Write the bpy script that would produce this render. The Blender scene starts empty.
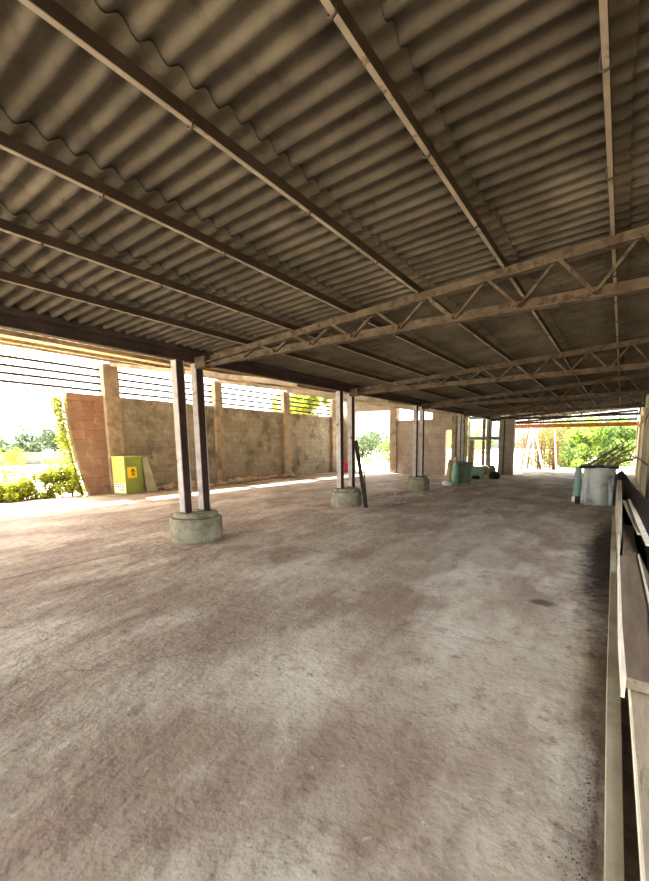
import bpy, bmesh, math, random
from mathutils import Vector, Matrix, noise
random.seed(7)
R = random.Random(11)
S = bpy.context.scene
COL = S.collection
PI = math.pi

# ------------------------------------------------------------------ camera, sky, sun, exposure
cd = bpy.data.cameras.new('camera'); cam = bpy.data.objects.new('camera', cd); COL.objects.link(cam)
cam.location = (0, 0, 1.6)
cam.rotation_euler = (PI/2 - 0.13355, 0, 0.54853)
cd.sensor_fit = 'AUTO'; cd.sensor_width = 36
cd.lens = 404.24/881*36
cd.shift_x = -(372.59-324.5)/881
cd.shift_y = (498.9-440.5)/881
cd.clip_start = 0.02; cd.clip_end = 500
S.camera = cam

world = bpy.data.worlds.new('sky'); S.world = world; world.use_nodes = True
wn = world.node_tree.nodes; wl = world.node_tree.links
bg = wn['Background']
sky = wn.new('ShaderNodeTexSky'); sky.sky_type = 'NISHITA'; sky.sun_disc = False
sky.sun_elevation = math.radians(58); sky.sun_rotation = math.radians(-100)
sky.dust_density = 4.0; sky.air_density = 1.0
hs = wn.new('ShaderNodeHueSaturation'); hs.inputs['Saturation'].default_value = 0.4
wl.new(sky.outputs[0], hs.inputs['Color']); wl.new(hs.outputs[0], bg.inputs[0])
bg.inputs[1].default_value = 0.62

sd = bpy.data.lights.new('sun', 'SUN'); sun = bpy.data.objects.new('sun', sd); COL.objects.link(sun)
sd.energy = 24.0; sd.angle = math.radians(0.6); sd.color = (1.0, 0.96, 0.90)
SUN_DIR = Vector((0.55, -0.14, -0.83)).normalized()          # direction the light travels
sun.rotation_euler = SUN_DIR.to_track_quat('-Z', 'Y').to_euler()
sun.location = (-30, 10, 40)

S.view_settings.view_transform = 'Standard'
S.view_settings.look = 'None'
S.view_settings.exposure = 1.6
S.view_settings.gamma = 1.0
S.view_settings.use_curve_mapping = False

# ------------------------------------------------------------------ materials
def srgb(r, g, b):
    f = lambda c: c/255/12.92 if c/255 <= 0.04045 else ((c/255+0.055)/1.055)**2.4
    return (f(r), f(g), f(b), 1)

def mat(name, c1, c2, scale=3.0, rough=0.85, bump=0.15, bscale=40.0, c3=None, s3=0.8, t3=(0.5, 0.68),
        stretch=(1, 1, 1), metal=0.0, island=0.0, c4=None, s4=8.0, t4=(0.58, 0.66)):
    m = bpy.data.materials.new(name); m.use_nodes = True
    n = m.node_tree.nodes; l = m.node_tree.links
    b = n['Principled BSDF']; b.inputs['Roughness'].default_value = rough; b.inputs['Metallic'].default_value = metal
    b.inputs['Specular IOR Level'].default_value = 0.25
    geo = n.new('ShaderNodeNewGeometry')
    mp = n.new('ShaderNodeMapping'); mp.inputs['Scale'].default_value = stretch
    l.new(geo.outputs['Position'], mp.inputs[0])
    def nz(sc, det=6, ro=0.6, src=mp):
        t = n.new('ShaderNodeTexNoise'); t.inputs['Scale'].default_value = sc
        t.inputs['Detail'].default_value = det; t.inputs['Roughness'].default_value = ro
        l.new(src.outputs[0], t.inputs['Vector']); return t
    def ramp(src, lo, hi):
        r = n.new('ShaderNodeMapRange'); r.inputs[1].default_value = lo; r.inputs[2].default_value = hi
        l.new(src, r.inputs[0]); return r.outputs[0]
    def mix(fac, a, bb):
        x = n.new('ShaderNodeMix'); x.data_type = 'RGBA'
        l.new(fac, x.inputs[0])
        for sock, v in ((x.inputs[6], a), (x.inputs[7], bb)):
            if isinstance(v, tuple): sock.default_value = v
            else: l.new(v, sock)
        return x.outputs[2]
    col = mix(ramp(nz(scale).outputs[0], 0.35, 0.65), c1, c2)
    if c3: col = mix(ramp(nz(s3, 4).outputs[0], *t3), col, c3)
    if c4: col = mix(ramp(nz(s4, 8, 0.7).outputs[0], *t4), col, c4)
    if island:
        hv = n.new('ShaderNodeHueSaturation'); l.new(col, hv.inputs['Color'])
        r = n.new('ShaderNodeMapRange'); r.inputs[3].default_value = 1-island; r.inputs[4].default_value = 1+island
        l.new(geo.outputs['Random Per Island'], r.inputs[0]); l.new(r.outputs[0], hv.inputs['Value'])
        col = hv.outputs[0]
    l.new(col, b.inputs['Base Color'])
    if bump:
        bp = n.new('ShaderNodeBump'); bp.inputs['Strength'].default_value = bump; bp.inputs['Distance'].default_value = 0.02
        l.new(nz(bscale, 5, 0.65).outputs[0], bp.inputs['Height']); l.new(bp.outputs[0], b.inputs['Normal'])
    m['n_mix'] = 1
    return m

def leafmat(name, c1, c2, var=0.35):
    m = bpy.data.materials.new(name); m.use_nodes = True
    n = m.node_tree.nodes; l = m.node_tree.links; b = n['Principled BSDF']
    geo = n.new('ShaderNodeNewGeometry')
    x = n.new('ShaderNodeMix'); x.data_type = 'RGBA'; x.inputs[6].default_value = c1; x.inputs[7].default_value = c2
    l.new(geo.outputs['Random Per Island'], x.inputs[0]); l.new(x.outputs[2], b.inputs['Base Color'])
    b.inputs['Roughness'].default_value = 0.7; b.inputs['Specular IOR Level'].default_value = 0.1
    tr = n.new('ShaderNodeBsdfTranslucent'); l.new(x.outputs[2], tr.inputs[0])
    ms = n.new('ShaderNodeMixShader'); ms.inputs[0].default_value = 0.35
    out = n['Material Output']
    l.new(b.outputs[0], ms.inputs[1]); l.new(tr.outputs[0], ms.inputs[2]); l.new(ms.outputs[0], out.inputs[0])
    return m

def blockmat(name, c1, c2, mortar, bw=0.5, bh=0.25, stain=None, stain2=None, axis='Y'):
    """block masonry with render remnants and dirt; u runs along the wall, v up"""
    m = bpy.data.materials.new(name); m.use_nodes = True
    n = m.node_tree.nodes; l = m.node_tree.links; b = n['Principled BSDF']; b.inputs['Roughness'].default_value = 0.92
    b.inputs['Specular IOR Level'].default_value = 0.15
    geo = n.new('ShaderNodeNewGeometry'); sp = n.new('ShaderNodeSeparateXYZ'); l.new(geo.outputs['Position'], sp.inputs[0])
    cb = n.new('ShaderNodeCombineXYZ'); l.new(sp.outputs['XYZ'.index(axis)], cb.inputs[0]); l.new(sp.outputs[2], cb.inputs[1])
    def nz(sc, det=6, ro=0.65):
        t = n.new('ShaderNodeTexNoise'); t.inputs['Scale'].default_value = sc; t.inputs['Detail'].default_value = det
        t.inputs['Roughness'].default_value = ro; l.new(geo.outputs['Position'], t.inputs['Vector']); return t
    wob = nz(3.0, 3); 
    vm = n.new('ShaderNodeVectorMath'); vm.operation = 'MULTIPLY_ADD'; vm.inputs[1].default_value = (0.10, 0.09, 0)
    l.new(wob.outputs['Color'], vm.inputs[0]); l.new(cb.outputs[0], vm.inputs[2])
    br = n.new('ShaderNodeTexBrick'); br.inputs['Color1'].default_value = c1; br.inputs['Color2'].default_value = c2
    br.inputs['Mortar'].default_value = mortar; br.inputs['Scale'].default_value = 1.0
    br.inputs['Brick Width'].default_value = bw; br.inputs['Row Height'].default_value = bh
    br.inputs['Mortar Size'].default_value = 0.012; br.inputs['Mortar Smooth'].default_value = 0.4
    l.new(vm.outputs[0], br.inputs['Vector'])
    col = br.outputs['Color']
    def over(col, noise_sock, lo, hi, c):
        r = n.new('ShaderNodeMapRange'); r.inputs[1].default_value = lo; r.inputs[2].default_value = hi; l.new(noise_sock, r.inputs[0])
        x = n.new('ShaderNodeMix'); x.data_type = 'RGBA'; x.inputs[7].default_value = c
        l.new(r.outputs[0], x.inputs[0]); l.new(col, x.inputs[6]); return x.outputs[2]
    if stain: col = over(col, nz(0.9, 7).outputs[0], 0.48, 0.66, stain)
    if stain2: col = over(col, nz(2.3, 8, 0.7).outputs[0], 0.52, 0.68, stain2)
    l.new(col, b.inputs['Base Color'])
    mth = n.new('ShaderNodeMath'); mth.operation = 'MULTIPLY_ADD'; mth.inputs[1].default_value = -0.6
    l.new(br.outputs['Fac'], mth.inputs[0]); l.new(nz(18, 6).outputs[0], mth.inputs[2])
    bp = n.new('ShaderNodeBump'); bp.inputs['Strength'].default_value = 0.5; bp.inputs['Distance'].default_value = 0.03
    l.new(mth.outputs[0], bp.inputs['Height']); l.new(bp.outputs[0], b.inputs['Normal'])
    return m

M = {}
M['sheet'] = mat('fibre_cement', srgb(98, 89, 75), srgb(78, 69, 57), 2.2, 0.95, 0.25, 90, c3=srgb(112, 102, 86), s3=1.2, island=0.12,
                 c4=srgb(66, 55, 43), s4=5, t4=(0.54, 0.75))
M['sheet_left'] = mat('bounce_lit_fibre_cement', srgb(208, 176, 128), srgb(188, 152, 104), 2.2, 0.95, 0.12, 60, c3=srgb(176, 132, 84), s3=1.2, island=0.12)  # bounced sunlight under the left roof put into a lighter colour
M['purlin'] = mat('dusty_steel', srgb(168, 154, 134), srgb(138, 124, 106), 3, 0.85, 0.08, 50, c4=srgb(110, 78, 56), s4=9)
M['truss'] = mat('rusted_angle_iron', srgb(100, 86, 67), srgb(72, 59, 45), 5, 0.85, 0.15, 50, c4=srgb(62, 42, 31), s4=11, t4=(0.5, 0.6))
M['purlin_web'] = mat('shaded_web_steel', srgb(66, 52, 42), srgb(50, 40, 33), 4, 0.85, 0.08, 50)  # shade on the purlins' right faces put into a dark colour
M['dark_steel'] = mat('dark_oxidised_steel', srgb(52, 44, 42), srgb(74, 58, 50), 4, 0.7, 0.1, 40)
M['post'] = mat('flaking_painted_steel', srgb(186, 182, 176), srgb(160, 150, 142), 6, 0.7, 0.1, 40, c4=srgb(110, 78, 64), s4=7, t4=(0.58, 0.66))
M['post_inner'] = mat('shaded_rusty_steel', srgb(70, 48, 42), srgb(52, 38, 36), 6, 0.8, 0.1, 40)  # shade in the post recess put into this dark rusty colour
M['concrete'] = mat('rough_concrete', srgb(158, 152, 128), srgb(128, 122, 100), 5, 0.95, 0.35, 30, c3=srgb(104, 100, 76), s3=3, t3=(0.5, 0.7),
                    c4=srgb(80, 72, 54), s4=9)
M['pillar'] = mat('pillar_concrete', srgb(170, 156, 134), srgb(148, 134, 114), 3, 0.95, 0.3, 25, c3=srgb(122, 110, 92), s3=1.5)
M['wall'] = blockmat('grey_block_wall', srgb(160, 154, 138), srgb(146, 140, 124), srgb(136, 130, 114), 0.45, 0.22,
                     stain=srgb(104, 98, 84), stain2=srgb(178, 172, 154))
M['wall_red'] = blockmat('reddish_block_wall', srgb(160, 126, 108), srgb(142, 110, 92), srgb(124, 98, 82), 0.6, 0.3,
                         stain=srgb(142, 122, 100), stain2=srgb(176, 152, 130))
M['wall_back'] = blockmat('tan_block_wall', srgb(172, 162, 148), srgb(162, 152, 138), srgb(154, 144, 130), 0.45, 0.22,
                          stain=srgb(146, 134, 118), stain2=srgb(186, 177, 162), axis='X')
M['wall_right'] = mat('pale_render', srgb(206, 190, 160), srgb(180, 164, 134), 1.5, 0.95, 0.2, 20, c3=srgb(150, 132, 104), s3=1.0,
                      stretch=(1, 1, 0.4))
M['bar'] = mat('grey_bar', srgb(74, 60, 46), srgb(56, 46, 36), 5, 0.8, 0.0)
M['ground'] = mat('pale_dirt', srgb(212, 204, 188), srgb(190, 182, 164), 0.6, 1.0, 0.2, 6, c3=srgb(160, 158, 110), s3=0.15)
M['bounce_cut'] = mat('bounce_cut_ground', srgb(88, 80, 58), srgb(66, 60, 44), 1.2, 1.0, 0.3, 8)
M['wood'] = mat('weathered_plank', srgb(186, 172, 146), srgb(160, 146, 120), 4, 0.9, 0.15, 40, stretch=(6, 0.6, 6), c4=srgb(104, 96, 70), s4=3)
M['wood_light'] = mat('pale_wood_lit_edge', srgb(240, 232, 210), srgb(220, 208, 180), 6, 0.85, 0.1, 40)  # pale wood; light on the board edges is put into this colour
M['wood_brown'] = mat('brown_board', srgb(136, 118, 98), srgb(112, 96, 78), 3, 0.85, 0.1, 40, stretch=(5, 0.6, 5))
M['wood_dark'] = mat('dark_timber', srgb(64, 46, 38), srgb(44, 34, 30), 4, 0.85, 0.15, 30, stretch=(4, 4, 0.7))
M['kerb'] = mat('kerb_cement', srgb(186, 176, 150), srgb(166, 156, 130), 3, 0.95, 0.2, 40, c3=srgb(148, 138, 112), s3=2)
M['black'] = mat('black_plastic', srgb(24, 22, 22), srgb(36, 33, 32), 3, 0.6, 0.1, 12)
M['tarp'] = mat('grey_tarpaulin', srgb(206, 207, 198), srgb(172, 175, 168), 2, 0.6, 0.1, 10, c4=srgb(104, 100, 88), s4=3, t4=(0.52, 0.66))
M['tarp_green'] = mat('pale_green_sheet', srgb(150, 176, 164), srgb(128, 156, 146), 3, 0.6, 0.1, 20)
M['green_l'] = mat('lime_enamel', srgb(196, 196, 104), srgb(180, 184, 100), 3, 0.6, 0.05, 40, c4=srgb(150, 150, 90), s4=5, t4=(0.6, 0.75))
M['green_d'] = mat('green_enamel', srgb(150, 168, 78), srgb(132, 152, 72), 3, 0.6, 0.05, 40, c4=srgb(110, 124, 64), s4=5, t4=(0.6, 0.75))
M['grey_panel'] = mat('grey_sheet_panel', srgb(168, 166, 140), srgb(144, 144, 120), 3, 0.8, 0.1, 30)
M['yellow'] = mat('yellow_sticker', srgb(255, 222, 40), srgb(250, 212, 30), 6, 0.5, 0)
M['ink'] = mat('dark_ink', srgb(70, 50, 12), srgb(60, 42, 10), 6, 0.6, 0)
M['white'] = mat('white_paper', srgb(236, 236, 228), srgb(214, 214, 206), 8, 0.7, 0)
M['grey_ink'] = mat('grey_ink', srgb(120, 124, 116), srgb(104, 108, 100), 8, 0.7, 0)
M['red'] = mat('faded_red_plastic', srgb(220, 76, 92), srgb(200, 60, 76), 6, 0.6, 0.1, 20)
M['bin_d'] = mat('dark_green_plastic', srgb(96, 116, 92), srgb(74, 94, 74), 5, 0.6, 0.1, 20)
M['bin_l'] = mat('pale_green_plastic', srgb(150, 190, 158), srgb(126, 166, 134), 5, 0.6, 0.1, 20)
M['sack'] = mat('beige_sack', srgb(200, 180, 140), srgb(176, 154, 116), 6, 0.9, 0.3, 30)
M['stone'] = mat('rubble', srgb(170, 158, 136), srgb(138, 126, 104), 6, 0.95, 0.3, 30, island=0.25)
M['dirt'] = mat('dark_dirt', srgb(58, 44, 38), srgb(84, 66, 56), 9, 1.0, 0.6, 60)
M['dirt_pale'] = mat('kerb_dirt', srgb(86, 72, 60), srgb(124, 106, 88), 9, 1.0, 0.4, 60, island=0.4)
M['chip'] = mat('floor_grit', srgb(120, 104, 88), srgb(90, 76, 64), 9, 1.0, 0.2, 60, island=0.5)
M['dry'] = leafmat('dry_brown_stems', srgb(104, 76, 48), srgb(140, 112, 72))
M['twig'] = mat('grey_branch', srgb(150, 124, 96), srgb(110, 88, 68), 6, 0.9, 0.2, 30)
M['pale_pole'] = mat('peeled_pole', srgb(230, 222, 204), srgb(206, 194, 170), 5, 0.9, 0.1, 30)
M['lf_yel'] = leafmat('yellow_green_leaves', srgb(160, 164, 56), srgb(100, 112, 32))
M['lf_grn'] = leafmat('green_leaves', srgb(124, 146, 78), srgb(84, 110, 54))
M['lf_lime'] = leafmat('lime_leaves', srgb(148, 170, 80), srgb(106, 134, 58))
M['lf_dull'] = leafmat('grey_green_leaves', srgb(82, 94, 64), srgb(54, 68, 44))
M['bark'] = mat('bark', srgb(96, 78, 60), srgb(70, 56, 44), 8, 0.95, 0.4, 30)
M['field_wall'] = mat('grey_field_wall', srgb(120, 120, 110), srgb(96, 96, 88), 1, 0.95, 0.2, 10)
M['rust_fascia'] = mat('orange_rust', srgb(176, 112, 66), srgb(140, 84, 50), 3, 0.9, 0.1, 30)

def floor_material():
    m = bpy.data.materials.new('dusty_concrete_floor'); m.use_nodes = True
    n = m.node_tree.nodes; l = m.node_tree.links; b = n['Principled BSDF']
    b.inputs['Roughness'].default_value = 0.82; b.inputs['Specular IOR Level'].default_value = 0.3
    geo = n.new('ShaderNodeNewGeometry')
    def mapping(scale, rot=0):
        mp = n.new('ShaderNodeMapping'); mp.inputs['Scale'].default_value = scale; mp.inputs['Rotation'].default_value = (0, 0, rot)
        l.new(geo.outputs['Position'], mp.inputs[0]); return mp.outputs[0]
    iso = mapping((1, 1, 1)); streak = mapping((1.35, 0.62, 1), 0.12); streak2 = mapping((1.2, 0.65, 1), -0.15)
    def nz(v, sc, det=7, ro=0.62):
        t = n.new('ShaderNodeTexNoise'); t.inputs['Scale'].default_value = sc; t.inputs['Detail'].default_value = det
        t.inputs['Roughness'].default_value = ro; l.new(v, t.inputs['Vector']); return t.outputs[0]
    def rg(s, lo, hi, a=0.0, bb=1.0):
        r = n.new('ShaderNodeMapRange'); r.inputs[1].default_value = lo; r.inputs[2].default_value = hi
        r.inputs[3].default_value = a; r.inputs[4].default_value = bb; l.new(s, r.inputs[0]); return r.outputs[0]
    def mix(f, a, c):
        x = n.new('ShaderNodeMix'); x.data_type = 'RGBA'; l.new(f, x.inputs[0])
        for sk, v in ((x.inputs[6], a), (x.inputs[7], c)):
            if isinstance(v, tuple): sk.default_value = v
            else: l.new(v, sk)
        return x.outputs[2]
    def mul(a, c):
        x = n.new('ShaderNodeMath'); x.operation = 'MULTIPLY'; l.new(a, x.inputs[0])
        if isinstance(c, float): x.inputs[1].default_value = c
        else: l.new(c, x.inputs[1])
        return x.outputs[0]
    col = mix(rg(nz(iso, 0.7), 0.36, 0.64), srgb(176, 165, 145), srgb(152, 139, 119))
    col = mix(rg(nz(streak, 0.9, 6, 0.55), 0.46, 0.60, 0, 0.9), col, srgb(136, 116, 98))          # reddish dirt
    col = mix(rg(nz(streak2, 1.1, 6, 0.55), 0.49, 0.62, 0, 0.85), col, srgb(192, 183, 164))         # pale cement dust
    col = mix(rg(nz(iso, 0.33, 5), 0.5, 0.66, 0, 0.65), col, srgb(136, 119, 100))
    col = mix(rg(nz(iso, 5.5, 9, 0.75), 0.54, 0.64, 0, 0.65), col, srgb(122, 104, 90))       # mottling
    col = mix(rg(nz(iso, 22, 8, 0.8), 0.57, 0.64, 0, 0.6), col, srgb(106, 92, 78))
    col = mix(rg(nz(iso, 16, 8, 0.8), 0.58, 0.64, 0, 0.35), col, srgb(218, 208, 190))
    # cracks: edges of large warped cells
    wv = n.new('ShaderNodeVectorMath'); wv.operation = 'MULTIPLY_ADD'; wv.inputs[1].default_value = (0.5, 0.5, 0)
    t = n.new('ShaderNodeTexNoise'); t.inputs['Scale'].default_value = 1.6; t.inputs['Detail'].default_value = 6
    l.new(iso, t.inputs['Vector']); l.new(t.outputs['Color'], wv.inputs[0]); l.new(iso, wv.inputs[2])
    vo = n.new('ShaderNodeTexVoronoi'); vo.feature = 'DISTANCE_TO_EDGE'; vo.inputs['Scale'].default_value = 0.42
    l.new(wv.outputs[0], vo.inputs['Vector'])
    crack = mul(rg(vo.outputs['Distance'], 0.003, 0.007, 1, 0), rg(nz(iso, 0.5, 3), 0.46, 0.56))
    # construction joints
    sp = n.new('ShaderNodeSeparateXYZ'); l.new(geo.outputs['Position'], sp.inputs[0])
    jw = nz(iso, 4, 4)
    def line(axis, at, w, slope=0.0, other=1):
        a = n.new('ShaderNodeMath'); a.operation = 'MULTIPLY_ADD'; l.new(jw, a.inputs[0]); a.inputs[1].default_value = 0.05
        l.new(sp.outputs[axis], a.inputs[2])
        c = n.new('ShaderNodeMath'); c.operation = 'MULTIPLY_ADD'; l.new(sp.outputs[other], c.inputs[0]); c.inputs[1].default_value = slope
        l.new(a.outputs[0], c.inputs[2])
        d = n.new('ShaderNodeMath'); d.operation = 'SUBTRACT'; l.new(c.outputs[0], d.inputs[0]); d.inputs[1].default_value = at
        e = n.new('ShaderNodeMath'); e.operation = 'ABSOLUTE'; l.new(d.outputs[0], e.inputs[0])
        return rg(e.outputs[0], w*0.4, w, 1, 0)
    for args in ((0, -6.19, 0.035), (1, 3.36, 0.009, -0.24, 0)):
        ln = line(*args)
        col = mix(mul(ln, 0.6 if args[0] == 0 else 0.35), col, srgb(86, 70, 60))
    col = mix(mul(crack, 0.3), col, srgb(80, 66, 56))
    # spilled oil patch and the dark damp strip along the kerb
    def blob(cx, cy, rx, ry, soft, amount, c, col, thr=1.8):
        mp = n.new('ShaderNodeMapping'); mp.vector_type = 'POINT'
        mp.inputs['Location'].default_value = (-cx/rx, -cy/ry, 0); mp.inputs['Scale'].default_value = (1/rx, 1/ry, 0)
        l.new(geo.outputs['Position'], mp.inputs[0])
        ln = n.new('ShaderNodeVectorMath'); ln.operation = 'LENGTH'; l.new(mp.outputs[0], ln.inputs[0])
        a = n.new('ShaderNodeMath'); a.operation = 'MULTIPLY_ADD'; l.new(nz(iso, 7, 7, 0.7), a.inputs[0]); a.inputs[1].default_value = 1.6
        l.new(ln.outputs['Value'], a.inputs[2])
        return mix(rg(a.outputs[0], thr, thr-soft, 0, amount), col, c)
    col = blob(-0.57, 4.28, 0.15, 0.11, 0.5, 0.85, srgb(64, 54, 50), col)
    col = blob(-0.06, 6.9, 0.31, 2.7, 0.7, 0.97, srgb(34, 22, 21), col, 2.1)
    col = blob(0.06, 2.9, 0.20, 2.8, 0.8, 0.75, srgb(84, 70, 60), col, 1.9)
    l.new(col, b.inputs['Base Color'])
    hsum = n.new('ShaderNodeMath'); hsum.operation = 'MULTIPLY_ADD'; hsum.inputs[1].default_value = 0.12
    hs2 = n.new('ShaderNodeMath'); hs2.operation = 'MULTIPLY_ADD'; hs2.inputs[1].default_value = 0.3
    l.new(nz(iso, 9, 3, 0.5), hs2.inputs[0]); l.new(nz(streak, 2.8, 3, 0.5), hs2.inputs[2])
    l.new(nz(iso, 34, 3, 0.5), hsum.inputs[0]); l.new(hs2.outputs[0], hsum.inputs[2])
    bp = n.new('ShaderNodeBump'); bp.inputs['Strength'].default_value = 0.8; bp.inputs['Distance'].default_value = 0.08
    l.new(hsum.outputs[0], bp.inputs['Height']); l.new(bp.outputs[0], b.inputs['Normal'])
    return m
M['floor'] = floor_material()

# ------------------------------------------------------------------ mesh helpers
def obj(name, bm, m, parent=None, smooth=False, loc=None):
    me = bpy.data.meshes.new(name); bm.normal_update(); bm.to_mesh(me); bm.free()
    for mm in (m if isinstance(m, (list, tuple)) else [m]): me.materials.append(mm)
    if smooth:
        for p in me.polygons: p.use_smooth = True
    o = bpy.data.objects.new(name, me); COL.objects.link(o)
    if parent is not None:
        o.parent = parent; o.matrix_parent_inverse = Matrix.Identity(4)
    if loc: o.location = loc
    return o
def tag(o, label, cat, group=None, kind=None):
    o['label'] = label; o['category'] = cat
    if group: o['group'] = group
    if kind: o['kind'] = kind
    return o
def struct(o): o['kind'] = 'structure'; return o
def empty(name, loc, label, cat, group=None, rz=0.0):
    o = bpy.data.objects.new(name, None); COL.objects.link(o); o.location = loc; o.rotation_euler = (0, 0, rz)
    o.empty_display_size = 0.1
    return tag(o, label, cat, group)
def box(bm, x0, x1, y0, y1, z0, z1, mi=0):
    v = [bm.verts.new(p) for p in ((x0,y0,z0),(x1,y0,z0),(x1,y1,z0),(x0,y1,z0),(x0,y0,z1),(x1,y0,z1),(x1,y1,z1),(x0,y1,z1))]
    for q in ((3,2,1,0),(4,5,6,7),(0,1,5,4),(1,2,6,5),(2,3,7,6),(3,0,4,7)):
        f = bm.faces.new([v[i] for i in q]); f.material_index = mi
    return v
def prism(bm, prof, p0, p1, up=Vector((0,0,1)), mi=0):
    """extrude a 2-D profile [(side, up)] from p0 to p1"""
    p0 = Vector(p0); p1 = Vector(p1); d = (p1-p0).normalized(); s = d.cross(up).normalized(); u = s.cross(d)
    a = [bm.verts.new(p0+s*x+u*y) for x, y in prof]; b = [bm.verts.new(p1+s*x+u*y) for x, y in prof]
    k = len(prof)
    for i in range(k):
        f = bm.faces.new((a[i], a[(i+1) % k], b[(i+1) % k], b[i])); f.material_index = mi
    bm.faces.new(a[::-1]).material_index = mi; bm.faces.new(b).material_index = mi
def rect(w, h, ox=0, oy=0): return [(ox-w/2, oy-h/2), (ox+w/2, oy-h/2), (ox+w/2, oy+h/2), (ox-w/2, oy+h/2)]
def tube(bm, pts, rad, seg=8, cap=True):
    pts = [Vector(p) for p in pts]; rings = []
    for i, p in enumerate(pts):
        d = (pts[min(i+1, len(pts)-1)]-pts[max(i-1, 0)]).normalized()
        a = d.cross(Vector((0,0,1)) if abs(d.z) < 0.9 else Vector((1,0,0))).normalized(); b = d.cross(a)
        r = rad[i] if isinstance(rad, (list, tuple)) else rad
        rings.append([bm.verts.new(p+(a*math.cos(t)+b*math.sin(t))*r) for t in [2*PI*k/seg for k in range(seg)]])
    for i in range(len(rings)-1):
        for k in range(seg):
            bm.faces.new((rings[i][k], rings[i][(k+1) % seg], rings[i+1][(k+1) % seg], rings[i+1][k]))
    if cap: bm.faces.new(rings[0][::-1]); bm.faces.new(rings[-1])
def lathe(bm, prof, seg=32, wob=0.0, rng=R):
    rings = []
    for r, z in prof:
        rings.append([bm.verts.new(((r+rng.uniform(-wob, wob))*math.cos(2*PI*k/seg), (r+rng.uniform(-wob, wob))*math.sin(2*PI*k/seg), z+rng.uniform(-wob, wob)*0.5)) for k in range(seg)])
    for i in range(len(rings)-1):
        for k in range(seg):
            bm.faces.new((rings[i][k], rings[i][(k+1) % seg], rings[i+1][(k+1) % seg], rings[i+1][k]))
    bm.faces.new(rings[0][::-1]); bm.faces.new(rings[-1])
def bevel(o, w, seg=2):
    md = o.modifiers.new('bevel', 'BEVEL'); md.width = w; md.segments = seg; md.limit_method = 'ANGLE'; return o
def rough_box(bm, x0, x1, y0, y1, z0, z1, step, amp, fx=None, seed=0):
    """a subdivided box whose surface is roughened by noise"""
    nx, ny, nz_ = (max(1, round((b-a)/step)) for a, b in ((x0, x1), (y0, y1), (z0, z1)))
    cache = {}
    def V(i, j, k):
        if (i, j, k) not in cache:
            p = Vector((x0+(x1-x0)*i/nx, y0+(y1-y0)*j/ny, z0+(z1-z0)*k/nz_))
            d = noise.noise_vector(p*3.1+Vector((seed, 0, 0)))*amp
            if fx: p = fx(p)
            cache[(i, j, k)] = bm.verts.new(p+d)
        return cache[(i, j, k)]
    for i in range(nx):
        for j in range(ny):
            bm.faces.new((V(i,j,0), V(i,j+1,0), V(i+1,j+1,0), V(i+1,j,0)))
            bm.faces.new((V(i,j,nz_), V(i+1,j,nz_), V(i+1,j+1,nz_), V(i,j+1,nz_)))
        for k in range(nz_):
            bm.faces.new((V(i,0,k), V(i+1,0,k), V(i+1,0,k+1), V(i,0,k+1)))
            bm.faces.new((V(i,ny,k), V(i,ny,k+1), V(i+1,ny,k+1), V(i+1,ny,k)))
    for j in range(ny):
        for k in range(nz_):
            bm.faces.new((V(0,j,k), V(0,j,k+1), V(0,j+1,k+1), V(0,j+1,k)))
            bm.faces.new((V(nx,j,k), V(nx,j+1,k), V(nx,j+1,k+1), V(nx,j,k+1)))
ORD = ['first', 'second', 'third', 'fourth', 'fifth', 'sixth', 'seventh', 'eighth', 'ninth', 'tenth', 'eleventh', 'twelfth']

# ------------------------------------------------------------------ setting: ground, floor
Y0, Y1 = -5.0, 26.9            # the hall runs along Y
ROW = -6.14                    # row of steel posts
WX = -14.35                    # inner face of the left wall
def roofz(x): return 3.454 + 0.074*x                 # underside of the purlins, right-hand roof
def lroofz(x): return 3.01 + 0.152*(ROW-x)           # underside of the left-hand roof

bm = bmesh.new(); box(bm, -150, 120, -60, 160, -0.5, -0.06)
struct(obj('ground', bm, M['ground']))
bm = bmesh.new(); box(bm, 1.31, 60, -40, 27, -0.3, -0.03)
struct(obj('ground', bm, M['bounce_cut']))  # unseen dark ground, added to cut light bouncing up to the roof
bm = bmesh.new(); box(bm, -14.62, 1.3, Y0-2, 27.2, -0.3, 0.0)
struct(obj('floor', bm, M['floor']))

# ------------------------------------------------------------------ setting: roof sheets
PIT = 0.143; AMP = 0.026
def sheet_strip(name, xl, xr, zl, zr, ya, yb, lapw=0.95, m=None):
    """one course of corrugated sheets from xl (low z=zl) to xr (z=zr); each sheet its own island, side laps included"""
    bm = bmesh.new(); y = ya; i = 0
    while y < yb-0.05:
        ye = min(y+lapw, yb)+0.05
        dz = 0.004*(i % 2)+R.uniform(-0.001, 0.001); dx = R.uniform(-0.012, 0.012)
        n = int((ye-y)/PIT*8); top = []; bot = []
        for k in range(n+1):
            yy = y+(ye-y)*k/n; w = AMP*math.cos(2*PI*yy/PIT)
            row = []
            for s in range(4):
                f = s/3; x = xl+(xr-xl)*f+dx
                row.append((x, yy, zl+(zr-zl)*f+w+dz))
            bot.append([bm.verts.new(p) for p in row]); top.append([bm.verts.new((p[0], p[1], p[2]+0.010)) for p in row])
        for k in range(n):
            for s in range(3):
                bm.faces.new((bot[k][s], bot[k+1][s], bot[k+1][s+1], bot[k][s+1]))
                bm.faces.new((top[k][s], top[k][s+1], top[k+1][s+1], top[k+1][s]))
            bm.faces.new((bot[k][3], bot[k+1][3], top[k+1][3], top[k][3])); bm.faces.new((bot[k][0], top[k][0], top[k+1][0], bot[k+1][0]))
        y += lapw; i += 1
    return struct(obj(name, bm, m or M['sheet'], smooth=True))
PX = [-0.196+0.948*1-0.948*k for k in range(0, 7)]           # purlins, right to left: 0.752 ... -4.936
PH = 0.075
edges = PX + [ROW]                                            # sheets run between these lines
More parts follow.
